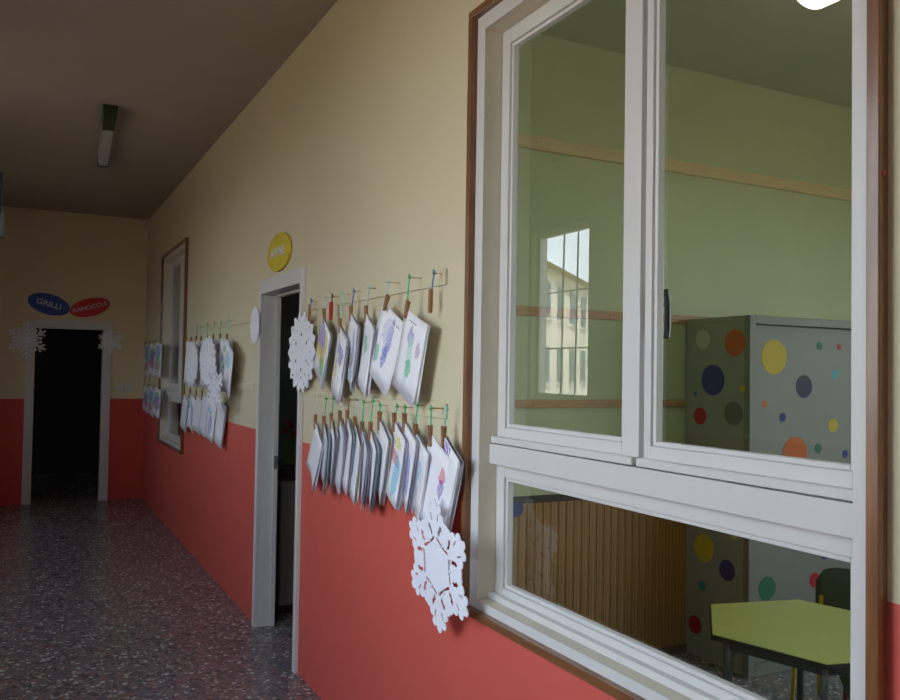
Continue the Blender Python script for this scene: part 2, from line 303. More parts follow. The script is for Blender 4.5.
# ---------------------------------------------------------------- windows
def window(name, xw, s, y, wide=1.5095, sign='', handle=True):
    """interior two-sash window over a fixed lower light; s=+1 opening on the right wall"""
    root = empty(name, (xw, y, .812)); struct(root)
    X = lambda d: s*d
    z0, z1 = 0, 2.0; b = .025
    y1 = wide
    mi = []
    bm = BX(((X(-.030), 0, z0+b), (X(-.017), b, z1-b)), ((X(-.017), .003, z0+b), (X(0), b, z1-b)),
            ((X(-.030), y1-b, z0+b), (X(-.017), y1, z1-b)), ((X(-.017), y1-b, z0+b), (X(0), y1-.003, z1-b)))
    obj('trim_bead', bm, M['trimwood'], root, bevel=.002, label='varnished brown wooden bead')
    bm = BX(((X(-.030), 0, z0), (X(-.017), y1, z0+b)), ((X(-.017), .003, z0+.003), (X(0), y1-.003, z0+b)),
            ((X(-.030), 0, z1-b), (X(-.017), y1, z1)), ((X(-.017), .003, z1-b), (X(0), y1-.003, z1-.003)))
    obj('trim_bead', bm, M['trimwoodh'], root, bevel=.002, label='varnished brown wooden bead')
    j = .05; a0, a1 = b+.042, y1-b-j; c0, c1 = b+.028, z1-b-j
    fr4 = lambda p, q: BX(((X(p), b, b), (X(q), a0, z1-b)), ((X(p), a1, b), (X(q), y1-b, z1-b)), ((X(p), a0, b), (X(q), a1, c0)), ((X(p), a0, c1), (X(q), a1, z1-b)))
    obj('inner_reveal', fr4(.105, .12), M['green'], root, label='green painted inner reveal')
    bm = fr4(-.004, .105)
    obj('frame', bm, M['cream' if s > 0 else 'white'], root, bevel=.002)
    # white painted front edge of the frame
    bm = BX(((X(-.006), b, b), (X(-.004), a0, z1-b)), ((X(-.006), a1, b), (X(-.004), y1-b, z1-b)),
            ((X(-.006), a0, b), (X(-.004), a1, c0)), ((X(-.006), a0, c1), (X(-.004), a1, z1-b)))
    obj('frame_edge', bm, M['white'], root)
    # transom board
    obj('transom', BX(((X(.032), a0, .493), (X(.10), a1, .558))), M['white'], root, bevel=.002)
    def sash(n, p0, p1, q0, q1, g0, g1, h0, h1, lip=True):
        bs = [((X(.06), p0, q0), (X(.095), g0-.012, q1)), ((X(.06), g1+.012, q0), (X(.095), p1, q1)),
              ((X(.06), g0-.012, q0), (X(.095), g1+.012, h0-.012)), ((X(.06), g0-.012, h1+.012), (X(.095), g1+.012, q1)),
              ((X(.068), g0-.012, h0-.012), (X(.090), g0, h1+.012)), ((X(.068), g1, h0-.012), (X(.090), g1+.012, h1+.012)),
              ((X(.068), g0, h0-.012), (X(.090), g1, h0)), ((X(.068), g0, h1), (X(.090), g1, h1+.012))]
        if lip: bs.append(((X(.036), p0, q0), (X(.06), p1, q0+.021)))
        so = obj(n, BX(*bs), M['white'], root, bevel=.0025)
        bm = bmesh.new(); vv = [bm.verts.new((X(.085), a, c)) for a, c in ((g0-.004, h0-.004), (g1+.004, h0-.004), (g1+.004, h1+.004), (g0-.004, h1+.004))]
        bm.faces.new(vv); obj('glass_pane', bm, M['glass'], so)
        return so
    mid = .7185
    sash('sash', mid+.009, a1-.001, .561, c1-.001, mid+.088, a1-.061, .625, c1-.064)
    rs = sash('sash', a0+.001, mid-.009, .561, c1-.001, a0+.061, mid-.046, .625, c1-.064)
    sash('lower_frame', a0, a1, c0+.001, .492, a0+.061, a1-.061, .107, .439)
    if handle:
        bm = bmesh.new(); hy = mid-.022; hz = .95
        box(bm, (X(.095), hy-.010, hz-.03), (X(.101), hy+.010, hz+.05)); tube(bm, [(X(.10), hy, hz+.02), (X(.122), hy, hz+.02)], .006)
        tube(bm, [(X(.118), hy, hz+.06), (X(.124), hy, hz+.02), (X(.122), hy-.003, hz-.045), (X(.115), hy-.006, hz-.065)], .008)
        obj('handle', bm, M['dark'], rs, smooth=False, label='dark window handle')
    return root
window('window_1', W, 1, WIN[0]); wn1 = bpy.data.objects['window_1']
bm = bmesh.new(); bmesh.ops.create_uvsphere(bm, u_segments=12, v_segments=8, radius=.004, matrix=Matrix.Translation((-.018, -.001, 1.145)))
obj('screw_head', bm, M['redplastic'], wn1, True, label='small dark red screw head')
window('window_2', W, 1, WIN[1])

def plain_window(name, x, y0, y1, z0, z1, n=2, t=.06, grille=None, low=True):
    root = empty(name, (x, y0, z0)); struct(root); L = y1-y0; H = z1-z0
    bs = [((-.03, 0, 0), (.03, t, H)), ((-.03, L-t, 0), (.03, L, H)), ((-.03, t, 0), (.03, L-t, t)), ((-.03, t, H-t), (.03, L-t, H))]+([((-.03, t, .40), (.03, L-t, .50))] if low else [])
    for k in range(1, n): bs.append(((-.03, L*k/n-t/2, .5), (.03, L*k/n+t/2, H-t)))
    obj('frame', BX(*bs), M['white'], root, bevel=.003)
    bm = bmesh.new(); bm.faces.new([bm.verts.new(p) for p in ((0, t, t), (0, L-t, t), (0, L-t, H-t), (0, t, H-t))]); obj('glass_pane', bm, M['glass'], root)
    if grille:
        bm = bmesh.new()
        for k in range(1, grille+1): tube(bm, [(-.10, L*k/(grille+1), .02), (-.12, L*k/(grille+1), H-.02)], .008, 6)
        for zz in (.45, .95): tube(bm, [(-.10, -.02, zz), (-.10, L+.02, zz)], .007, 6)
        obj('grille', bm, M['dark'], root)
    pd = bpy.data.lights.new(name+'_daylight', 'AREA'); pd.shape = 'RECTANGLE'; pd.size = H; pd.size_y = L; pd.cycles.is_portal = True
    po = bpy.data.objects.new('daylight_opening', pd); C.objects.link(po)
    sgn = 1 if x < 0 else -1
    po.location = (x-sgn*.13, (y0+y1)/2, (z0+z1)/2); po.rotation_euler = (0, R(-90*sgn), 0)
    return root
plain_window('window_3', XL-.08, LWB[0], LWB[1], LWB[2], LWB[3], 1, .05, grille=3, low=False); plain_window('window_8', XL-.08, *LWF)
for i, h in enumerate(LW): plain_window('window_%d' % (4+i), XL-.08, h[0], h[1], h[2], h[3])
plain_window('window_6', XR+.1, -3.2, -.9, .9, 2.9); plain_window('window_7', XR+.1, -.4, 1.9, .9, 2.9)

# ---------------------------------------------------------------- doors
def casing(name, root, parts, mat): obj(name, BX(*parts), mat, root, bevel=.003)
d1 = empty('door_1', (W, DY0, 0)); struct(d1)
L = DY1-DY0
obj('casing', BX(((-.022, -.045, 0), (0, 0, DZ+.084)), ((-.022, L, 0), (0, L+.052, DZ+.084)), ((-.022, 0, DZ), (0, L, DZ+.084))), M['white'], d1, bevel=.003)
obj('jamb', BX(((0, -.03, 0), (.105, 0, DZ)), ((0, L, 0), (.105, L+.03, DZ)), ((0, -.03, DZ), (.105, L+.03, DZ+.03)),
               ((.075, L-.020, 0), (.105, L, DZ)), ((.075, 0, 0), (.105, .014, DZ)), ((.075, .014, DZ-.014), (.105, L-.020, DZ))), M['white'], d1, bevel=.002)
obj('strike_plate', BX(((.078, L-.023, .98), (.100, L-.020, 1.06))), M['metal'], d1, label='metal strike plate')
d2 = empty('door_2', (FX0, D, 0)); struct(d2); L2 = FX1-FX0
obj('casing', BX(((-.096, -.02, 0), (0, 0, FZ+.1)), ((L2, -.02, 0), (L2+.096, 0, FZ+.1)), ((0, -.02, FZ), (L2, 0, FZ+.1)), ((-.06, -.026, 0), (-.03, -.02, FZ+.06)), ((L2+.03, -.026, 0), (L2+.06, -.02, FZ+.06)), ((-.03, -.026, FZ+.03), (L2+.03, -.02, FZ+.06))), M['white'], d2, bevel=.003)
obj('jamb', BX(((-.02, 0, 0), (0, .15, FZ)), ((L2, 0, 0), (L2+.02, .15, FZ)), ((-.02, 0, FZ), (L2+.02, .15, FZ+.02))), M['white'], d2)

# ---------------------------------------------------------------- peg rails on the corridor wall
RAILS = []
def rail(y0, y1, z0, z1, label):
    t = empty('peg_rail', (W, (y0+y1)/2, z0)); tag(t, label, 'rail'); RAILS.append((t, y0, y1, z0, z1)); h = (y1-y0)/2
    obj('board', BX(((-.010, -h, 0), (0, h, z1-z0))), M['rail'], t, bevel=.002)
def nail(x, y, z):
    t, y0, y1, z0, z1 = min(RAILS, key=lambda q: abs(q[1]+q[2]-2*y)/2+abs((q[3]+q[4])/2-z)*50)
    bm = bmesh.new(); tube(bm, [(x-.006-W, 0, 0), (-.009, 0, 0)], .0016, 6); bmesh.ops.create_icosphere(bm, subdivisions=1, radius=.004, matrix=Matrix.Translation((x-.006-W, 0, 0)))
    o = obj('nail', bm, M['brass'], t); o.location = (0, max(y0+.01, min(y1-.01, y))-t.location.y, z-t.location.z)
rail(2.618, 4.262, 1.912, 1.970, 'cream wooden peg rail on right wall between yellow sign door and large window, upper')
rail(2.60, 4.262, 1.436, 1.490, 'cream wooden peg rail between yellow sign door and large window, lower')
rail(5.34, 7.86, 1.910, 1.962, 'cream wooden peg rail beyond the yellow sign door, upper of two')
rail(5.34, 7.86, 1.458, 1.504, 'cream wooden peg rail beyond the yellow sign door, lower of two')
rail(9.46, 10.72, 1.915, 1.965, 'cream wooden peg rail in the far corner past the narrow window, upper')
rail(9.46, 10.72, 1.440, 1.490, 'cream wooden peg rail in the far corner past the narrow window, lower')

# ---------------------------------------------------------------- clothespins and drawings
def mesh_sheet(alpha, bend, wd=.21, ht=.297, n=6, sx=1):
    bm = bmesh.new(); uvl = bm.loops.layers.uv.new('UVMap'); ca, sa = math.cos(alpha), math.sin(alpha); g = {}
    for i in range(n+1):
        for j in range(n+1):
            a, b = wd*i/n, ht*j/n
            yy = bend*math.sin(math.pi*i/n)*(j/n)**1.3 - abs(bend)*.8*(j/n)**2
            g[i, j] = bm.verts.new(((a*ca-b*sa), yy, -a*sa-b*ca))
    for i in range(n):
        for j in range(n):
            f = bm.faces.new((g[i, j], g[i+1, j], g[i+1, j+1], g[i, j+1]))
            for lp, (p, q) in zip(f.loops, ((i, j), (i+1, j), (i+1, j+1), (i, j+1))): lp[uvl].uv = (p/n, q/n)
    return bm
def bundle(y, z, alpha, p0, p1, n, front, label, cat_group, others=('sheet', 'sheet2'), wd=.21, ht=.297, x=W-.045, bend=.010):
    """n sheets pinned at one corner; p0 = angle of the front sheet off the wall, p1 = the back sheet's"""
    k_ = x/(W-.045); y *= k_; z = 1.6+(z-1.6)*k_
    z += .016
    root = empty('drawing_bundle', (x, y, z)); tag(root, label, 'drawing', cat_group)
    bs_ = rnd.choice((-1, 1))
    for k in range(n):
        t = k/(n-1) if n > 1 else 0
        phi = p0+(p1-p0)*t+rnd.uniform(-.3, .3)
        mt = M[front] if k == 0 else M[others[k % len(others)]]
        bm = mesh_sheet(R(alpha+rnd.uniform(-4, 4)*(k > 0)), bend*bs_*rnd.uniform(.85, 1.15), wd, ht)
        s = obj('sheet', bm, mt, root, smooth=True)
        s.location = (.003*k, 0, -rnd.uniform(0, .016)*(k > 0)); s.rotation_euler[2] = -(math.pi/2+R(phi))
        so = s.modifiers.new('thickness', 'SOLIDIFY'); so.thickness = .0008
    return root
def pin_proto(name='clothespin', mat='pinwood', detail=True):
    pass
def pin(y, z, hz, cord, label, group, hy=None, mat='pinwood', tilt=0, spread=.0065, h=.066, x=W-.047, wide=.0045, cw=.0028):
    k_ = x/(W-.045); y *= k_; z = 1.6+(z-1.6)*k_
    if hy is not None: hy *= k_
    z -= .010
    root = empty('clothespin', (x, y, z)); tag(root, label, 'clothespin', group)
    ct, st = math.cos(R(tilt)), math.sin(R(tilt))
    rot = lambda a, b: (a*ct+b*st, -a*st+b*ct)           # tilt leans the pin's top towards +y
    for sgn in (-1, 1):
        bm = bmesh.new()
        poly = [(sgn*.0005, -.020), (sgn*(wide+.001), -.018), (sgn*(wide+.0025), .015), (sgn*(spread+wide), h-.02), (sgn*spread, h-.02), (sgn*.0008, .010)]
        prism(bm, [rot(a, b) for a, b in poly], -.006, .006, lambda a, b, c: (c, a, b))
        obj('jaw', bm, M[mat], root)
    bm = bmesh.new(); a, b = rot(0, .012); tube(bm, [(-.0075, a, b), (.0075, a, b)], .0032, 8); obj('spring', bm, M['metal'], root)
    # cord from the gap between the jaws up to its nail in the rail
    bm = bmesh.new(); a, b = rot(0, .014); dz = hz-z; dy = (hy-y) if hy is not None else 0; xr = .006
    tube(bm, [(0, a, b), (.002, a+(dy-a)*.3, b+(dz-b)*.35), (.004, a+(dy-a)*.7, b+(dz-b)*.75), (xr, dy, dz)], cw, 6)
    tube(bm, [(xr, dy, dz), (xr-.006, dy-.006, dz+.012), (xr-.003, dy-.012, dz+.004)], cw, 6)
    tube(bm, [(xr-.004, dy, dz), (xr+.006, dy, dz)], cw*1.5, 6)
    nail(x+xr, y+dy, hz)
    obj('cord', bm, M['cord_'+cord], root)
    return root
GU = 'clothespins hanging from the upper rail by the large window'; GL = 'clothespins hanging from the lower rail by the large window'
BU = 'drawings on the upper rail by the large window'; BLW = 'drawings on the lower rail by the large window'
bundle(3.870, 1.859, 30, 6, 6, 5, 'd_purple_yellow', 'bundle of sheets with purple and yellow scribbles, nearest the paper snowflake, upper row', BU, ('sheet3', 'sheet2', 'sheet'))
bundle(3.630, 1.800, 24, 9, 9, 6, 'd_purple', 'bundle of drawings with purple spot and yellow mark on long green cord', BU, ('sheet2', 'sheet3', 'sheet'))
bundle(3.485, 1.850, 20, 11, 11, 6, 'd_brown', 'bundle of drawings with dark brown spot, upper row', BU, ('sheet2', 'sheet', 'sheet3'))
bundle(3.300, 1.838, 22, 11, 11, 5, 'd_green', 'bundle of white sheets with one green spot, upper row', BU, ('sheet3', 'sheet2', 'sheet'))
bundle(3.100, 1.868, 29, -5, -5, 3, 'd_blue', 'large flat drawing with blue scribbles and a green mark, upper row', BU, ('sheet',), wd=.225, ht=.305, bend=.001, x=W-.055)
bundle(2.880, 1.825, 20, 0, 0, 4, 'd_lines', 'large flat drawing with pale green lines, nearest the big window in upper row', BU, ('sheet', 'sheet2'), bend=.001, x=W-.062)
up = [(4.075, 1.880, 'blue', 'empty wooden clothespin on short blue cord beside the paper snowflake', 'pinwood', -4),
      (3.840, 1.859, 'pale', 'clothespin on pale cord holding the purple and yellow scribbles', 'pinwood', 3),
      (3.740, 1.870, 'brown', 'empty red plastic clothespin in the upper row', 'redplastic', 0),
      (3.609, 1.800, 'mint', 'clothespin on long bright green cord, upper row', 'pinwood', 4),
      (3.468, 1.850, 'blue', 'clothespin on blue cord holding drawings with dark brown spot', 'pinwood', 3),
      (3.287, 1.838, 'pale', 'clothespin on pale blue cord holding sheets with one green spot', 'pinwood', 3),
      (3.080, 1.872, 'pale', 'tilted clothespin holding the large blue scribble drawing', 'pinwood', -34),
      (2.875, 1.832, 'green', 'tilted clothespin on long green cord holding pale green line drawing', 'pinwood', -24),
      (2.664, 1.842, 'blue', 'empty wooden clothespin on blue cord nearest the big window', 'pinwood', -3)]
for i, (y, z, c, l, mt, tl) in enumerate(up):
    pin(y, z, 1.952, c, l, GU, hy=y+(-.015 if tl else 0), mat=mt, tilt=tl, x=W-(.047 if i < 6 or i == 8 else .067), h=.085 if i in (0, 2, 8) else .07, spread=.001 if i in (0, 2, 8) else .006, wide=.010 if i in (2,) else .006 if i in (0, 8) else .0045)
low = [(3.944, 1.316), (3.807, 1.316), (3.707, 1.336), (3.591, 1.353), (3.493, 1.359), (3.397, 1.335), (3.313, 1.320), (3.216, 1.323), (3.120, 1.371), (2.968, 1.373), (2.873, 1.376), (2.772, 1.343), (2.645, 1.345), (2.544, 1.348)]
lf = [('sheet', 'wide white blank face'), ('sheet2', 'grey white edges'), ('sheet', 'thin yellow edge behind it'), ('sheet2', 'bluish white face'), ('sheet', 'crumpled white edges'), ('sheet', 'narrow bluish face'),
      ('sheet2', 'low hanging bluish face'), ('sheet', 'low hanging white face'), ('sheet', 'broad plain white face'), ('d_pink', 'pink and yellow marks'), ('d_teal', 'teal mark near its top'), ('d_cyan', 'bright cyan spot'),
      ('d_face', 'small red and purple figure'), ('d_arc', 'purple arc')]
ordn = ['first', 'second', 'third', 'fourth', 'fifth', 'sixth', 'seventh', 'eighth', 'ninth', 'tenth', 'eleventh', 'twelfth', 'thirteenth', 'fourteenth']
cords = ['pale', 'green', 'green', 'pale', 'brown', 'pale', 'green', 'green', 'green', 'green', 'green', 'green', 'green', 'mint']
for i, (y, z) in enumerate(low):
    z += .022
    al = 34 if i == 0 else 21 if i < 9 else 20
    p0, p1 = ((6, 6) if i == 0 else (14, 14) if i < 9 else (10, 10))
    wd, ht = .19, .28; bd = .010
    if i == 8: p0, p1 = 11, 11
    if i == 12: p0, p1, al, wd, ht, bd = 0, 0, 26, .20, .30, .002
    if i == 13: p0, p1, al, wd = 8, 8, 24, .175
    xx = W-(.045 if i < 12 else .06 if i == 12 else .05)
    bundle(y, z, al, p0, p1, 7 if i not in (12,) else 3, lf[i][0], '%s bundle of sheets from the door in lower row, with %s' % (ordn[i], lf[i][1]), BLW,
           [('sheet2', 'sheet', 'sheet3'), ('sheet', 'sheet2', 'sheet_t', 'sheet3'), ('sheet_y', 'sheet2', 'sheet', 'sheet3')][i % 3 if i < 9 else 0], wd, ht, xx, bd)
    pin(y, z, 1.468+rnd.uniform(-.006, .01), cords[i], '%s clothespin from the door in lower row, on %s cord' % (ordn[i], {'pale': 'pale', 'green': 'green', 'brown': 'dark', 'mint': 'mint green'}[cords[i]]), GL,
        hy=y+rnd.uniform(-.02, .012), tilt=rnd.uniform(-5, 6), x=xx-.003, h=.075)
# beyond the door: upper and lower row
G3 = 'drawings on the rails beyond the yellow sign door'; P3 = 'clothespins on the rails beyond the yellow sign door'
fu = [(7.654, 1.826), (7.406, 1.820), (7.173, 1.823), (6.952, 1.817), (6.703, 1.811), (6.470, 1.813), (6.217, 1.813), (5.978, 1.800)]
for i, (y, z) in enumerate(fu):
    bundle(y, z, 6 if i < 7 else 24, -7 if i < 7 else 2, -7 if i < 7 else 5, 3 if i < 7 else 5, ['d_dots', 'sheet', 'd_dots2', 'sheet', 'd_dots', 'd_dots2', 'd_dots', 'd_cyan'][i], '%s drawing after the narrow window in upper row beyond the door' % ordn[i], G3, ('sheet', 'sheet2'), wd=.26, ht=.35 if i < 7 else .32, bend=.001, x=W-.075)
    pin(y, z, 1.945, 'mint' if i % 2 else 'green', '%s clothespin after the narrow window, upper row beyond the door' % ordn[i], P3, hy=y+rnd.uniform(-.03, .03), h=.08)
fl = [(7.742, 1.351), (7.393, 1.371), (7.114, 1.371), (6.855, 1.379), (6.572, 1.381), (6.238, 1.370)]
for i, (y, z) in enumerate(fl):
    bundle(y, z, 14, -3, -3, 5, ['sheet2', 'd_teal', 'sheet', 'sheet2', 'd_teal', 'sheet'][i], '%s bundle of sheets after the narrow window in lower row beyond the door' % ordn[i], G3, ('sheet2', 'sheet', 'sheet3'), ht=.31 if i > 3 else .29)
    pin(y, z, 1.485, 'brown' if i % 2 else 'green', '%s clothespin after the narrow window, lower row beyond the door' % ordn[i], P3, hy=y+.01, h=.08)
G4 = 'drawings in the far corner past the narrow window'; P4 = 'clothespins in the far corner past the narrow window'
for r_, (zz, hz) in enumerate(((1.865, 1.94), (1.375, 1.465))):
    for i, y in enumerate((10.45, 10.02, 9.58)):
        rn = ('upper', 'lower')[r_]
        bundle(y, zz, 6+4*r_, -6, -6, 4, ['d_mixed', 'd_mixed2'][(i+r_) % 2], '%s colourful drawing from the end wall in %s row of far corner' % (ordn[i], rn), G4, ('d_mixed2', 'sheet2', 'd_mixed'), wd=.26, ht=.34 if r_ == 0 else .28, bend=.002, x=W-.062)
        pin(y, zz, hz, 'green' if i else 'red', '%s clothespin from the end wall in %s row of far corner' % (ordn[i], rn), P4, h=.07)

# ---------------------------------------------------------------- paper snowflakes
def cap(px, py, ax, ay, bx, by, r):
    dx, dy = bx-ax, by-ay; t = max(0, min(1, ((px-ax)*dx+(py-ay)*dy)/(dx*dx+dy*dy)))
    return math.hypot(px-ax-t*dx, py-ay-t*dy)-r
def sdf_big(x, y):
    r = math.hypot(x, y); a = math.atan2(y, x)-math.pi/2; s = math.pi/3; k = round(a/s); a -= k*s
    u, v = r*math.cos(a), abs(r*math.sin(a))       # u along the arm, v aside
    d = r-.42
    d = min(d, cap(u, v, 0, 0, .93, 0, .075), cap(u, v, .55, 0, .70, .17, .065), cap(u, v, .74, 0, .86, .13, .058), cap(u, v, .40, .05, .50, .27, .08))
    d = min(d, math.hypot(u-.72, v-.19)-.085, math.hypot(u-.88, v-.14)-.07, math.hypot(u-.96, v)-.065, math.hypot(u-.60, v-.29)-.092, math.hypot(u-.50, v-.30)-.075)
    d = max(d, -cap(u, v, .38, .11, .43, .05, .022))
    d = max(d, -cap(u, v, .34, .165, .36, .15, .020))
    d = max(d, -cap(u, v, .48, .11, .60, .155, .022), -cap(u, v, .70, .095, .80, .115, .012))
    return d
def sdf_doily(x, y):
    r = math.hypot(x, y); a = math.atan2(y, x)
    d = r-(.90+.07*math.cos(a*18))
    for n, rr, hr in ((12, .78, .035), (12, .60, .028), (6, .42, .045)):
        s = 2*math.pi/n; b = (a+(.5*s if rr == .60 else 0)) % s-s/2
        d = max(d, hr-math.hypot(r*math.cos(b)-rr, (r*math.sin(b))))
    return d
def sdf_lace(x, y):
    r = math.hypot(x, y); a = math.atan2(y, x)-math.pi/2; s = math.pi/3; a -= round(a/s)*s
    u, v = r*math.cos(a), abs(r*math.sin(a))
    d = min(r-.22, cap(u, v, 0, 0, .95, 0, .06), cap(u, v, .4, 0, .58, .22, .055), cap(u, v, .65, 0, .82, .17, .05), cap(u, v, .25, 0, .38, .21, .05))
    return min(d, math.hypot(u-.62, v-.24)-.075, math.hypot(u-.85, v-.19)-.06, math.hypot(u-.97, v)-.07, math.hypot(u-.40, v-.23)-.06)
def snowflake(loc, rad, sdf, label, N=44, axis='y', sy=1, sz=1, rot=0, thick=.003, group='paper snowflakes'):
    bm = bmesh.new(); g = {}; h = 1.05/N; cr_, sr_ = math.cos(rot), math.sin(rot)
    def V(i, j):
        if (i, j) not in g: g[i, j] = bm.verts.new((i*h, 0, j*h))
        return g[i, j]
    ins = lambda i, j: sdf((i+.5)*h, (j+.5)*h) < 0
    for i in range(-N, N):
        for j in range(-N, N):
            if ins(i, j): bm.faces.new((V(i, j), V(i+1, j), V(i+1, j+1), V(i, j+1)))
    e = .002
    for v in bm.verts:
        if any(len(ed.link_faces) < 2 for ed in v.link_edges):
            x, y = v.co.x, v.co.z; d = sdf(x, y); gx, gy = (sdf(x+e, y)-d)/e, (sdf(x, y+e)-d)/e; L = math.hypot(gx, gy) or 1
            d = max(-h*.7, min(h*.7, d)); v.co.x -= gx/L*d; v.co.z -= gy/L*d
    for v in bm.verts:
        x, z = v.co.x, v.co.z; x, z = x*cr_-z*sr_, x*sr_+z*cr_
        v.co = (x*rad*sy, .006*math.sin(x*3)*rad, z*rad*sz)
    o = obj('paper_snowflake', bm, M['flake']); o.location = loc
    o.rotation_euler[2] = -math.pi/2 if axis == 'y' else 0
    s = o.modifiers.new('thickness', 'SOLIDIFY'); s.thickness = thick
    tag(o, label, 'paper snowflake', group)
    return o
fk = snowflake((W-.082, 2.500, .952), .220, sdf_big, 'big white cut-out paper snowflake under the lower row beside the large window', 60, sy=1.06)
fk.rotation_euler[0] = R(4)
snowflake((W-.034, 4.24, 1.695), .222, sdf_doily, 'round white paper snowflake on right edge of the yellow sign door frame', 50, sy=1.12)
snowflake((W-.034, 5.24, 1.88), .125, sdf_doily, 'small white paper snowflake on left edge of the yellow sign door frame', 30, sy=1.0)
snowflake((W-.12, 6.28, 1.66), .19, sdf_doily, 'round white paper snowflake over drawings midway between narrow window and door', 34, sy=1.7)
snowflake((W-.13, 5.98, 1.44), .20, sdf_lace, 'lacy white paper snowflake hanging lowest in front of drawings beyond the door', 36, sy=1.5)
snowflake((W-.12, 6.95, 1.64), .19, sdf_doily, 'white paper snowflake over drawings just right of the narrow window', 34, sy=1.6)
snowflake((.035, D-.03, 1.90), .215, sdf_lace, 'white paper snowflake on left top of the dark far doorway', 40, axis='x')
snowflake((.93, D-.03, 1.905), .15, sdf_lace, 'white paper snowflake on right top of the dark far doorway', 34, axis='x')

# ---------------------------------------------------------------- signs
def text_mesh(name, body, size, mat, parent, loc, rot, ext=.001, sx=1):
    cu = bpy.data.curves.new(name, 'FONT'); cu.body = body; cu.size = size; cu.extrude = ext; cu.align_x = 'CENTER'; cu.align_y = 'CENTER'; cu.offset = size*.012
    t = bpy.data.objects.new(name, cu); C.objects.link(t); bpy.context.view_layer.update()
    me = bpy.data.meshes.new_from_object(t.evaluated_get(bpy.context.evaluated_depsgraph_get())); bpy.data.objects.remove(t)
    me.materials.clear(); me.materials.append(mat)
    o = bpy.data.objects.new(name, me); C.objects.link(o); o.parent = parent; o.location = loc; o.rotation_euler = rot; o.scale = (sx, 1, 1)
    return o
M['letters'] = noisy('white_letters', (.68, .68, .72), .5)
def oval(loc, rx, rz, tilt, col, label, body, size, axis, sx=1):
    root = empty('oval_sign', loc, -math.pi/2 if axis == 'y' else 0); tag(root, label, 'sign', 'oval class name signs')
    bm = bmesh.new(); n = 48; c, s = math.cos(tilt), math.sin(tilt)
    pl = []
    for k in range(n):
        a = 2*math.pi*k/n; x, z = rx*math.cos(a), rz*math.sin(a); pl.append((x*c-z*s, x*s+z*c))
    prism(bm, pl, -.008, .008, lambda x, z, y: (x, y, z)); obj('board', bm, M[col], root, bevel=.002)
    text_mesh('lettering', body, size, M['letters'], root, (0, -.0095, 0), (math.pi/2, -tilt, 0), sx=sx)
M['s_yellow'] = noisy('yellow_sign_paint', (.66, .52, .03), .5, 12, .04); M['s_blue'] = noisy('blue_sign_paint', (.03, .06, .35), .5); M['s_red'] = noisy('red_sign_paint', (.62, .02, .02), .5)
oval((W-.011, 4.79, 2.292), .235, .113, 0, 's_yellow', 'yellow oval sign with pale lettering above the near door', 'APINE', .08, 'y', 1.45)
oval((.252, D-.011, 2.325), .230, .120, R(-15), 's_blue', 'dark blue tilted oval sign above the far dark doorway', 'GRILLI', .085, 'x', 1.15)
oval((.695, D-.011, 2.312), .226, .108, R(16.5), 's_red', 'red tilted oval sign above the far dark doorway', 'RANOCCHI', .068, 'x', 1.1)

# ---------------------------------------------------------------- switches, lamps, box
for x, l in ((1.012, 'white light switch on the end wall nearer the dark doorway'), (1.107, 'white light switch on the end wall nearer the corner')):
    r_ = empty('light_switch', (x, D, 1.315)); tag(r_, l, 'light switch', 'light switches by the far doorway')
    obj('plate', BX(((0, -.008, 0), (.078, 0, .09))), M['switch'], r_, bevel=.002)
    obj('rocker', BX(((.022, -.012, .02), (.056, -.008, .07))), M['white'], r_, bevel=.001)
lm = empty('ceiling_lamp', (.536, 7.0, HC), R(-2.87)); tag(lm, 'long unlit tube lamp with dark green end on the corridor ceiling', 'ceiling lamp')
def trap(y0, y1, w0, w1, h, z=0):
    bm = bmesh.new(); prism(bm, [(-w0/2, z), (w0/2, z), (w1/2, z-h), (-w1/2, z-h)], y0, y1, lambda x, zz, y: (x, y, zz)); return bm
obj('diffuser', trap(-.42, .77, .095, .075, .075), M['lampwhite'], lm, bevel=.006)
obj('end_cover', trap(-.82, -.42, .10, .085, .08), M['lampgreen'], lm, bevel=.004, label='dark green end cover')
obj('end_cap', trap(.77, .82, .10, .09, .08), M['dark'], lm, bevel=.004, label='dark end cap')
cl = empty('ceiling_lamp', (3.18, 1.75, HC-.03)); tag(cl, 'lit tube lamp with rounded glowing cover on the classroom ceiling', 'ceiling lamp')
bm = bmesh.new(); pl = [(-.115*math.cos(math.pi*k/12), -.03-.065*math.sin(math.pi*k/12)) for k in range(13)]
prism(bm, pl, -.85, .86, lambda x, z, y: (x, y, z))
ml, t, b = newmat('lit_diffuser'); b.inputs['Emission Color'].default_value = (1, 1, .78, 1); b.inputs['Emission Strength'].default_value = 3.0; b.inputs['Base Color'].default_value = (.8, .8, .7, 1)
nn = t.nodes.new('ShaderNodeTexNoise'); nn.inputs['Scale'].default_value = 2; rr = t.nodes.new('ShaderNodeMapRange'); rr.inputs[3].default_value = 1.0; rr.inputs[4].default_value = 2.2
t.links.new(nn.outputs['Fac'], rr.inputs[0]); t.links.new(rr.outputs[0], b.inputs['Emission Strength'])
obj('diffuser', bm, ml, cl, smooth=True, label='glowing rounded cover')
obj('base', BX(((-.10, -.87, -.03), (.10, .88, .03))), M['white'], cl, bevel=.004)
hb = empty('hanging_box', (-.323, 5.0, 2.28)); tag(hb, 'dark box with blue-grey lower part hanging from corridor ceiling at left edge', 'hanging box')
obj('housing', BX(((0, -.05, .13), (.20, .05, .34))), M['boxblue'], hb, bevel=.006, label='dark blue upper housing')
obj('cover', BX(((.015, -.04, 0), (.215, .04, .13))), M['boxgrey'], hb, bevel=.006, label='blue-grey lower cover')
bm = bmesh.new(); tube(bm, [(.05, 0, .33), (.05, 0, HC-2.28)], .008); tube(bm, [(.13, 0, .33), (.13, 0, HC-2.28)], .008); obj('hanger_rod', bm, M['dark'], hb)

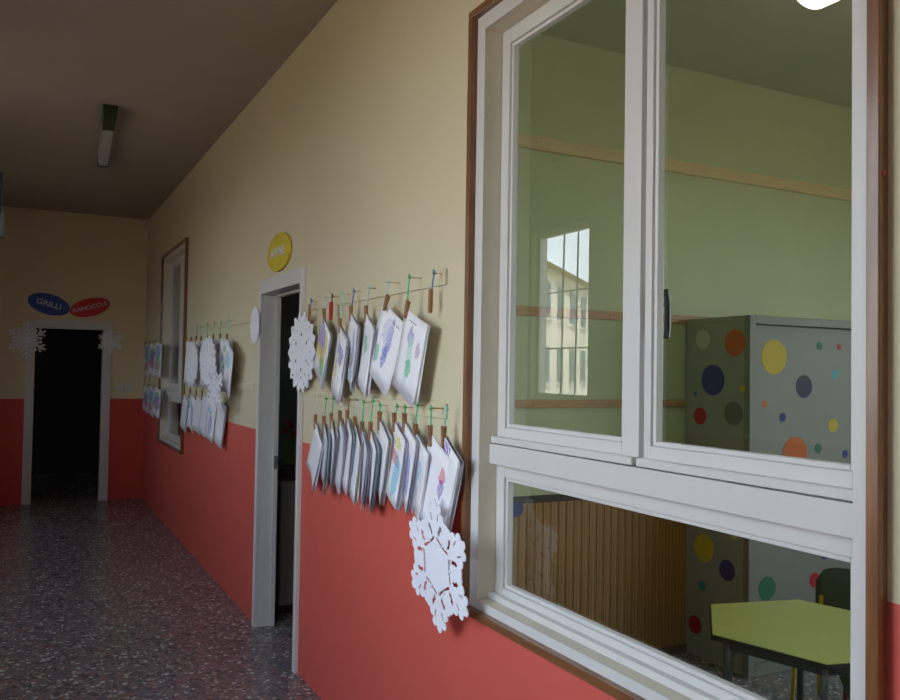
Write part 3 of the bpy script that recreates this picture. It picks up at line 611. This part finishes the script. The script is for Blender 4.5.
# ---------------------------------------------------------------- classroom: strips, panelling, cabinet
for z0, z1, l in ((2.795, 2.868, 'pale wooden strip across the green classroom wall, topmost'), (1.908, 1.956, 'wooden strip across the green wall, middle, running behind the cabinet top'), (1.420, 1.462, 'wooden strip across the green wall, lowest of three')):
    bm = BX(((W+WT+.01, YB-.02, z0), (XR-.02, YB, z1)))
    for k in range(9): tube(bm, [(1.9+k*.5, YB-.024, (z0+z1)/2), (1.9+k*.5, YB-.019, (z0+z1)/2)], .006, 8)
    tag(obj('wall_strip', bm, M['strip_pale' if z0 > 2.5 else 'strip'], bevel=.002), l, 'wooden strip')
wp = empty('wall_panelling', (W+WT+.01, YB, 0)); tag(wp, 'brown slatted wooden panelling low on the green classroom wall', 'panelling')
Lp = 2.0
bm = bmesh.new(); box(bm, (0, -.03, .05), (Lp, 0, .925))
k = 0
while k*.05 < Lp-.05: box(bm, (k*.05, -.034, .06), (k*.05+.042, -.03, .92)); k += 1
obj('slat_panel', bm, M['slats'], wp)
obj('top_cap', BX(((0, -.045, .925), (Lp, 0, .957))), M['black'], wp, bevel=.003, label='dark top cap')
obj('skirting', BX(((0, -.04, 0), (Lp, 0, .05))), M['pot'], wp, label='dark skirting')
# blue round sticker on the panelling
bm = bmesh.new(); prism(bm, [(.06*math.cos(a), .043*math.sin(a)) for a in [2*math.pi*k/24 for k in range(24)]], -.046, -.038, lambda x, z, y: (x, y, z))
o = obj('sticker', bm, M['dot_blue']); o.location = (2.272, YB, .900); tag(o, 'dark blue round sticker on top left of the slatted wooden panelling', 'sticker')
# cabinet
CX0, CX1, CY0, CY1, CZ = 3.466, 4.42, 3.215, 3.70, 1.935
cb = empty('metal_cabinet', (CX0, CY0, 0)); tag(cb, 'tall grey metal cabinet covered with coloured round dots in classroom corner', 'cabinet')
w_, d_ = CX1-CX0, CY1-CY0
obj('body', BX(((0, .04, .03), (.03, d_, CZ-.03)), ((w_-.03, .04, .03), (w_, d_, CZ-.03)), ((0, .04, CZ-.03), (w_, d_, CZ)), ((0, .04, 0), (w_, d_, .03)), ((.03, d_-.02, .03), (w_-.03, d_, CZ-.03))), M['steelside'], cb, bevel=.002)
obj('front_frame', BX(((0, 0, 0), (.045, .04, CZ)), ((w_-.045, 0, 0), (w_, .04, CZ)), ((.045, 0, CZ-.045), (w_-.045, .04, CZ)), ((.045, 0, 0), (w_-.045, .04, .06))), M['steelpaint'], cb, bevel=.003)
obj('sliding_door', BX(((.045, .035, .06), (w_-.06, .05, CZ-.047))), M['steelpaint'], cb, bevel=.002)
obj('sliding_door', BX(((w_-.40, .052, .06), (w_-.031, .064, CZ-.047))), M['steelside'], cb, bevel=.002)
LD = [(3.562, 1.813, .055, 'white'), (3.321, 1.787, .074, 'orange'), (3.482, 1.581, .087, 'blue'), (3.266, 1.539, .019, 'yellow'), (3.618, 1.498, .014, 'teal'), (3.581, 1.373, .049, 'red'), (3.329, 1.4, .066, 'grey'), (3.542, .627, .079, 'yellow'), (3.368, .538, .057, 'blue'), (3.319, .756, .038, 'white'), (3.555, .409, .028, 'teal'), (3.608, .177, .051, 'red')]
FD = [(3.687, 1.714, .097, 'yellow'), (4.054, 1.785, .023, 'green'), (4.22, 1.784, .017, 'red'), (4.186, 1.621, .029, 'cyan'), (3.927, 1.553, .065, 'navy'), (3.616, 1.455, .019, 'orange'), (3.756, 1.38, .025, 'blue'), (4.17, 1.329, .04, 'yellow'), (3.857, 1.174, .098, 'orange'), (4.045, 1.2, .028, 'green'), (4.274, 1.162, .023, 'blue'), (3.643, .449, .065, 'green'), (3.908, .692, .053, 'yellow'), (4.102, .588, .023, 'blue'), (4.02, .457, .042, 'red')]
def circ(r, n=28): return [(r*math.cos(2*math.pi*k/n), r*math.sin(2*math.pi*k/n)) for k in range(n)]
for y, z, r_, c in LD:
    bm = bmesh.new(); prism(bm, circ(r_), -.0015, 0, lambda a, b_, e_: (e_, a, b_)); o = obj('dot', bm, M['dot_'+c], cb, label=c+' round dot'); o.location = (0, y-CY0, z)
for x, z, r_, c in FD:
    bm = bmesh.new(); prism(bm, circ(r_), -.0015, 0, lambda a, b_, e_: (a, e_, b_)); o = obj('dot', bm, M['dot_'+c], cb, label=c+' round dot'); o.location = (x-CX0, .035, z)

# ---------------------------------------------------------------- hexagonal table and two chairs
tb = empty('hexagonal_table', (2.98, 2.424, 0)); tag(tb, 'low hexagonal table with yellow-green top and black edge in the classroom', 'table')
hexa = [R(-14+60*k) for k in range(6)]
bm = bmesh.new(); prism(bm, [(.462*math.cos(a), .462*math.sin(a)) for a in hexa], .532, .55); obj('table_top', bm, M['tabletop'], tb)
bm = bmesh.new()
for k in range(6):
    a, b_ = hexa[k], hexa[(k+1) % 6]
    P = [(.470*math.cos(a), .470*math.sin(a)), (.470*math.cos(b_), .470*math.sin(b_)), (.462*math.cos(b_), .462*math.sin(b_)), (.462*math.cos(a), .462*math.sin(a))]
    prism(bm, P, .528, .548)
obj('edging', bm, M['black'], tb, label='black edging')
bm = bmesh.new()
for k in range(6):
    a, b_ = hexa[k], hexa[(k+1) % 6]
    P = [(r0*math.cos(q), r0*math.sin(q)) for r0, q in ((.40, a), (.40, b_), (.37, b_), (.37, a))]
    prism(bm, P, .485, .532)
obj('apron', bm, M['dark'], tb)
for a in hexa:
    bm = bmesh.new(); c_, s_ = math.cos(a), math.sin(a)
    tube(bm, [(.385*c_, .385*s_, .53), (.385*c_, .385*s_, .42), (.385*c_, .385*s_, 0)], .015, 10); tube(bm, [(.385*c_, .385*s_, .45), (.30*c_, .30*s_, .51)], .009, 6)
    obj('leg', bm, M['leggrey'], tb, smooth=True)
def chair(x, y, face, frame, label):
    """face = direction the sitter looks, degrees"""
    t = empty('school_chair', (x, y, 0), R(face-90)); tag(t, label, 'chair', 'small chairs at the hexagonal table')
    # local: sitter looks along +y; seat centre at origin
    for s_ in (-1, 1):
        bm = bmesh.new(); tube(bm, [(s_*.14, -.17, .50), (s_*.142, -.165, .42), (s_*.142, -.15, .31), (s_*.15, -.175, 0)], .011, 8); obj('rear_leg', bm, M[frame], t, smooth=True)
        bm = bmesh.new(); tube(bm, [(s_*.135, .13, .30), (s_*.145, .155, 0)], .011, 8); tube(bm, [(s_*.142, -.15, .30), (s_*.135, .13, .30)], .009, 8); obj('front_leg', bm, M[frame], t, smooth=True)
    bm = bmesh.new(); tube(bm, [(-.138, -.15, .30), (.138, -.15, .30)], .009); tube(bm, [(-.135, .13, .29), (.135, .13, .29)], .009); obj('crossbar', bm, M[frame], t, smooth=True)
    bm = bmesh.new(); n = 10; gv = {}
    for i in range(n+1):
        for j in range(n+1):
            u, v = i/n*2-1, j/n*2-1
            k = 1-.10*max(0, abs(v)-.6)/.4
            gv[i, j] = bm.verts.new((u*.155*k, v*.16, .318-.012*(1-u*u)*(1-v*v)+.006*u*u))
    for i in range(n):
        for j in range(n): bm.faces.new((gv[i, j], gv[i+1, j], gv[i+1, j+1], gv[i, j+1]))
    o = obj('seat', bm, M['chair_green'], t, smooth=True); m_ = o.modifiers.new('thickness', 'SOLIDIFY'); m_.thickness = .01
    bm = bmesh.new(); gv = {}
    for i in range(n+1):
        for j in range(n+1):
            u, v = i/n*2-1, j/n
            e_ = (1-abs(u)**3.2)**.5 if abs(u) < 1 else 0
            z = .445+v*(.125+.08*e_)
            gv[i, j] = bm.verts.new((u*.172, -.178-.02*(1-u*u)-.01*v, z))
    for i in range(n):
        for j in range(n): bm.faces.new((gv[i, j], gv[i+1, j], gv[i+1, j+1], gv[i, j+1]))
    o = obj('backrest', bm, M['chair_green'], t, smooth=True); m_ = o.modifiers.new('thickness', 'SOLIDIFY'); m_.thickness = .012
    return t
chair(3.505, 2.712, 196, 'yellow_metal', 'small chair with dark green back and yellow frame between table and dotted cabinet')
chair(3.19, 2.225, 136, 'red_metal', 'small chair with dark red legs pushed under the table, at the near right')

# ---------------------------------------------------------------- side room: cupboard with a plant
cu_ = empty('low_cupboard', (1.56, 5.36, 0)); tag(cu_, 'pale low cupboard just inside the near doorway', 'cupboard')
obj('body', BX(((-.03, .02, .05), (.80, .50, .87))), M['cup'], cu_, bevel=.003)
obj('door', BX(((-.028, 0, .06), (.36, .02, .865))), M['cup'], cu_, bevel=.003); obj('door', BX(((.37, 0, .06), (.795, .02, .865))), M['cup'], cu_, bevel=.003)
obj('plinth', BX(((-.025, .04, 0), (.79, .48, .05))), M['pot'], cu_); obj('worktop', BX(((-.035, -.01, .87), (.82, .51, .89))), M['pot'], cu_, bevel=.002, label='dark worktop')
pp = empty('potted_plant', (1.60, 5.47, .89)); tag(pp, 'potted plant with yellow-green leaves and dark red flowers on the pale cupboard', 'plant')
bm = bmesh.new(); prism(bm, circ(.045, 20), 0, .07); obj('pot', bm, M['pot'], pp, bevel=.004)
bm = bmesh.new(); tips = []
for k in range(9):
    a = k*2.4; rr_ = .045+.018*(k % 3); h_ = .09+.035*(k % 4)
    P = [Vector((0, 0, .06)), Vector((rr_*.4*math.cos(a), rr_*.4*math.sin(a), .06+h_*.7)), Vector((rr_*math.cos(a), rr_*math.sin(a), .06+h_))]
    sd = Vector((-math.sin(a), math.cos(a), 0))*.008
    v = [bm.verts.new(P[0]-sd*.4), bm.verts.new(P[0]+sd*.4), bm.verts.new(P[1]+sd), bm.verts.new(P[1]-sd), bm.verts.new(P[2])]
    bm.faces.new(v[:4]); bm.faces.new((v[3], v[2], v[4]))
o = obj('leaves', bm, M['leaf'], pp); o.modifiers.new('thickness', 'SOLIDIFY').thickness = .001
bm = bmesh.new()
for dx, dy, dz in ((-.02, 0, .30), (.02, .01, .33), (.035, -.01, .28), (0, -.02, .36)):
    tube(bm, [(0, 0, .06), (dx*.5, dy, dz*.6), (dx, dy, dz)], .0015, 5)
obj('stems', bm, M['leaf'], pp)
for dx, dy, dz in ((-.02, 0, .30), (.02, .01, .33), (.035, -.01, .28), (0, -.02, .36)):
    bm = bmesh.new()
    for q in range(5):
        a = q*1.2566; bmesh.ops.create_icosphere(bm, subdivisions=1, radius=.011, matrix=Matrix.Translation((dx+.012*math.cos(a), dy-.004, dz+.012*math.sin(a))))
    obj('flower', bm, M['flower'], pp, smooth=True)

# ---------------------------------------------------------------- outdoors, seen mirrored in the glass
struct(obj('ground', BX(((-120, -120, -3.2), (120, 120, -3.0))), M['grass']))
fd = empty('building', (-19.2, 33.4, -3.0), math.atan2(.67, -.74)); tag(fd, 'beige building with rows of windows seen reflected in the large window', 'building')
# local x runs along the facade, its lit face is y=0 with the body on the far side
obj('wall', BX(((-9, -10, 0), (26, 0, 9.9))), M['facade'], fd)
bm = bmesh.new(); prism(bm, [(.6, 9.9), (-5, 11.8), (-10.6, 9.9)], -9.6, 26.6, lambda y, z, x: (x, y, z)); obj('roof', bm, M['rooftile'], fd)
for row in (.9, 4.2, 7.4):
    for k in range(-2, 8):
        x0 = .6+k*3.0
        fr_ = obj('window', BX(((x0, 0, row), (x0+1.3, .04, row+1.8))), M['shutter'], fd)
        obj('sill', BX(((x0-.1, 0, row-.12), (x0+1.4, .15, row))), M['sill'], fr_)
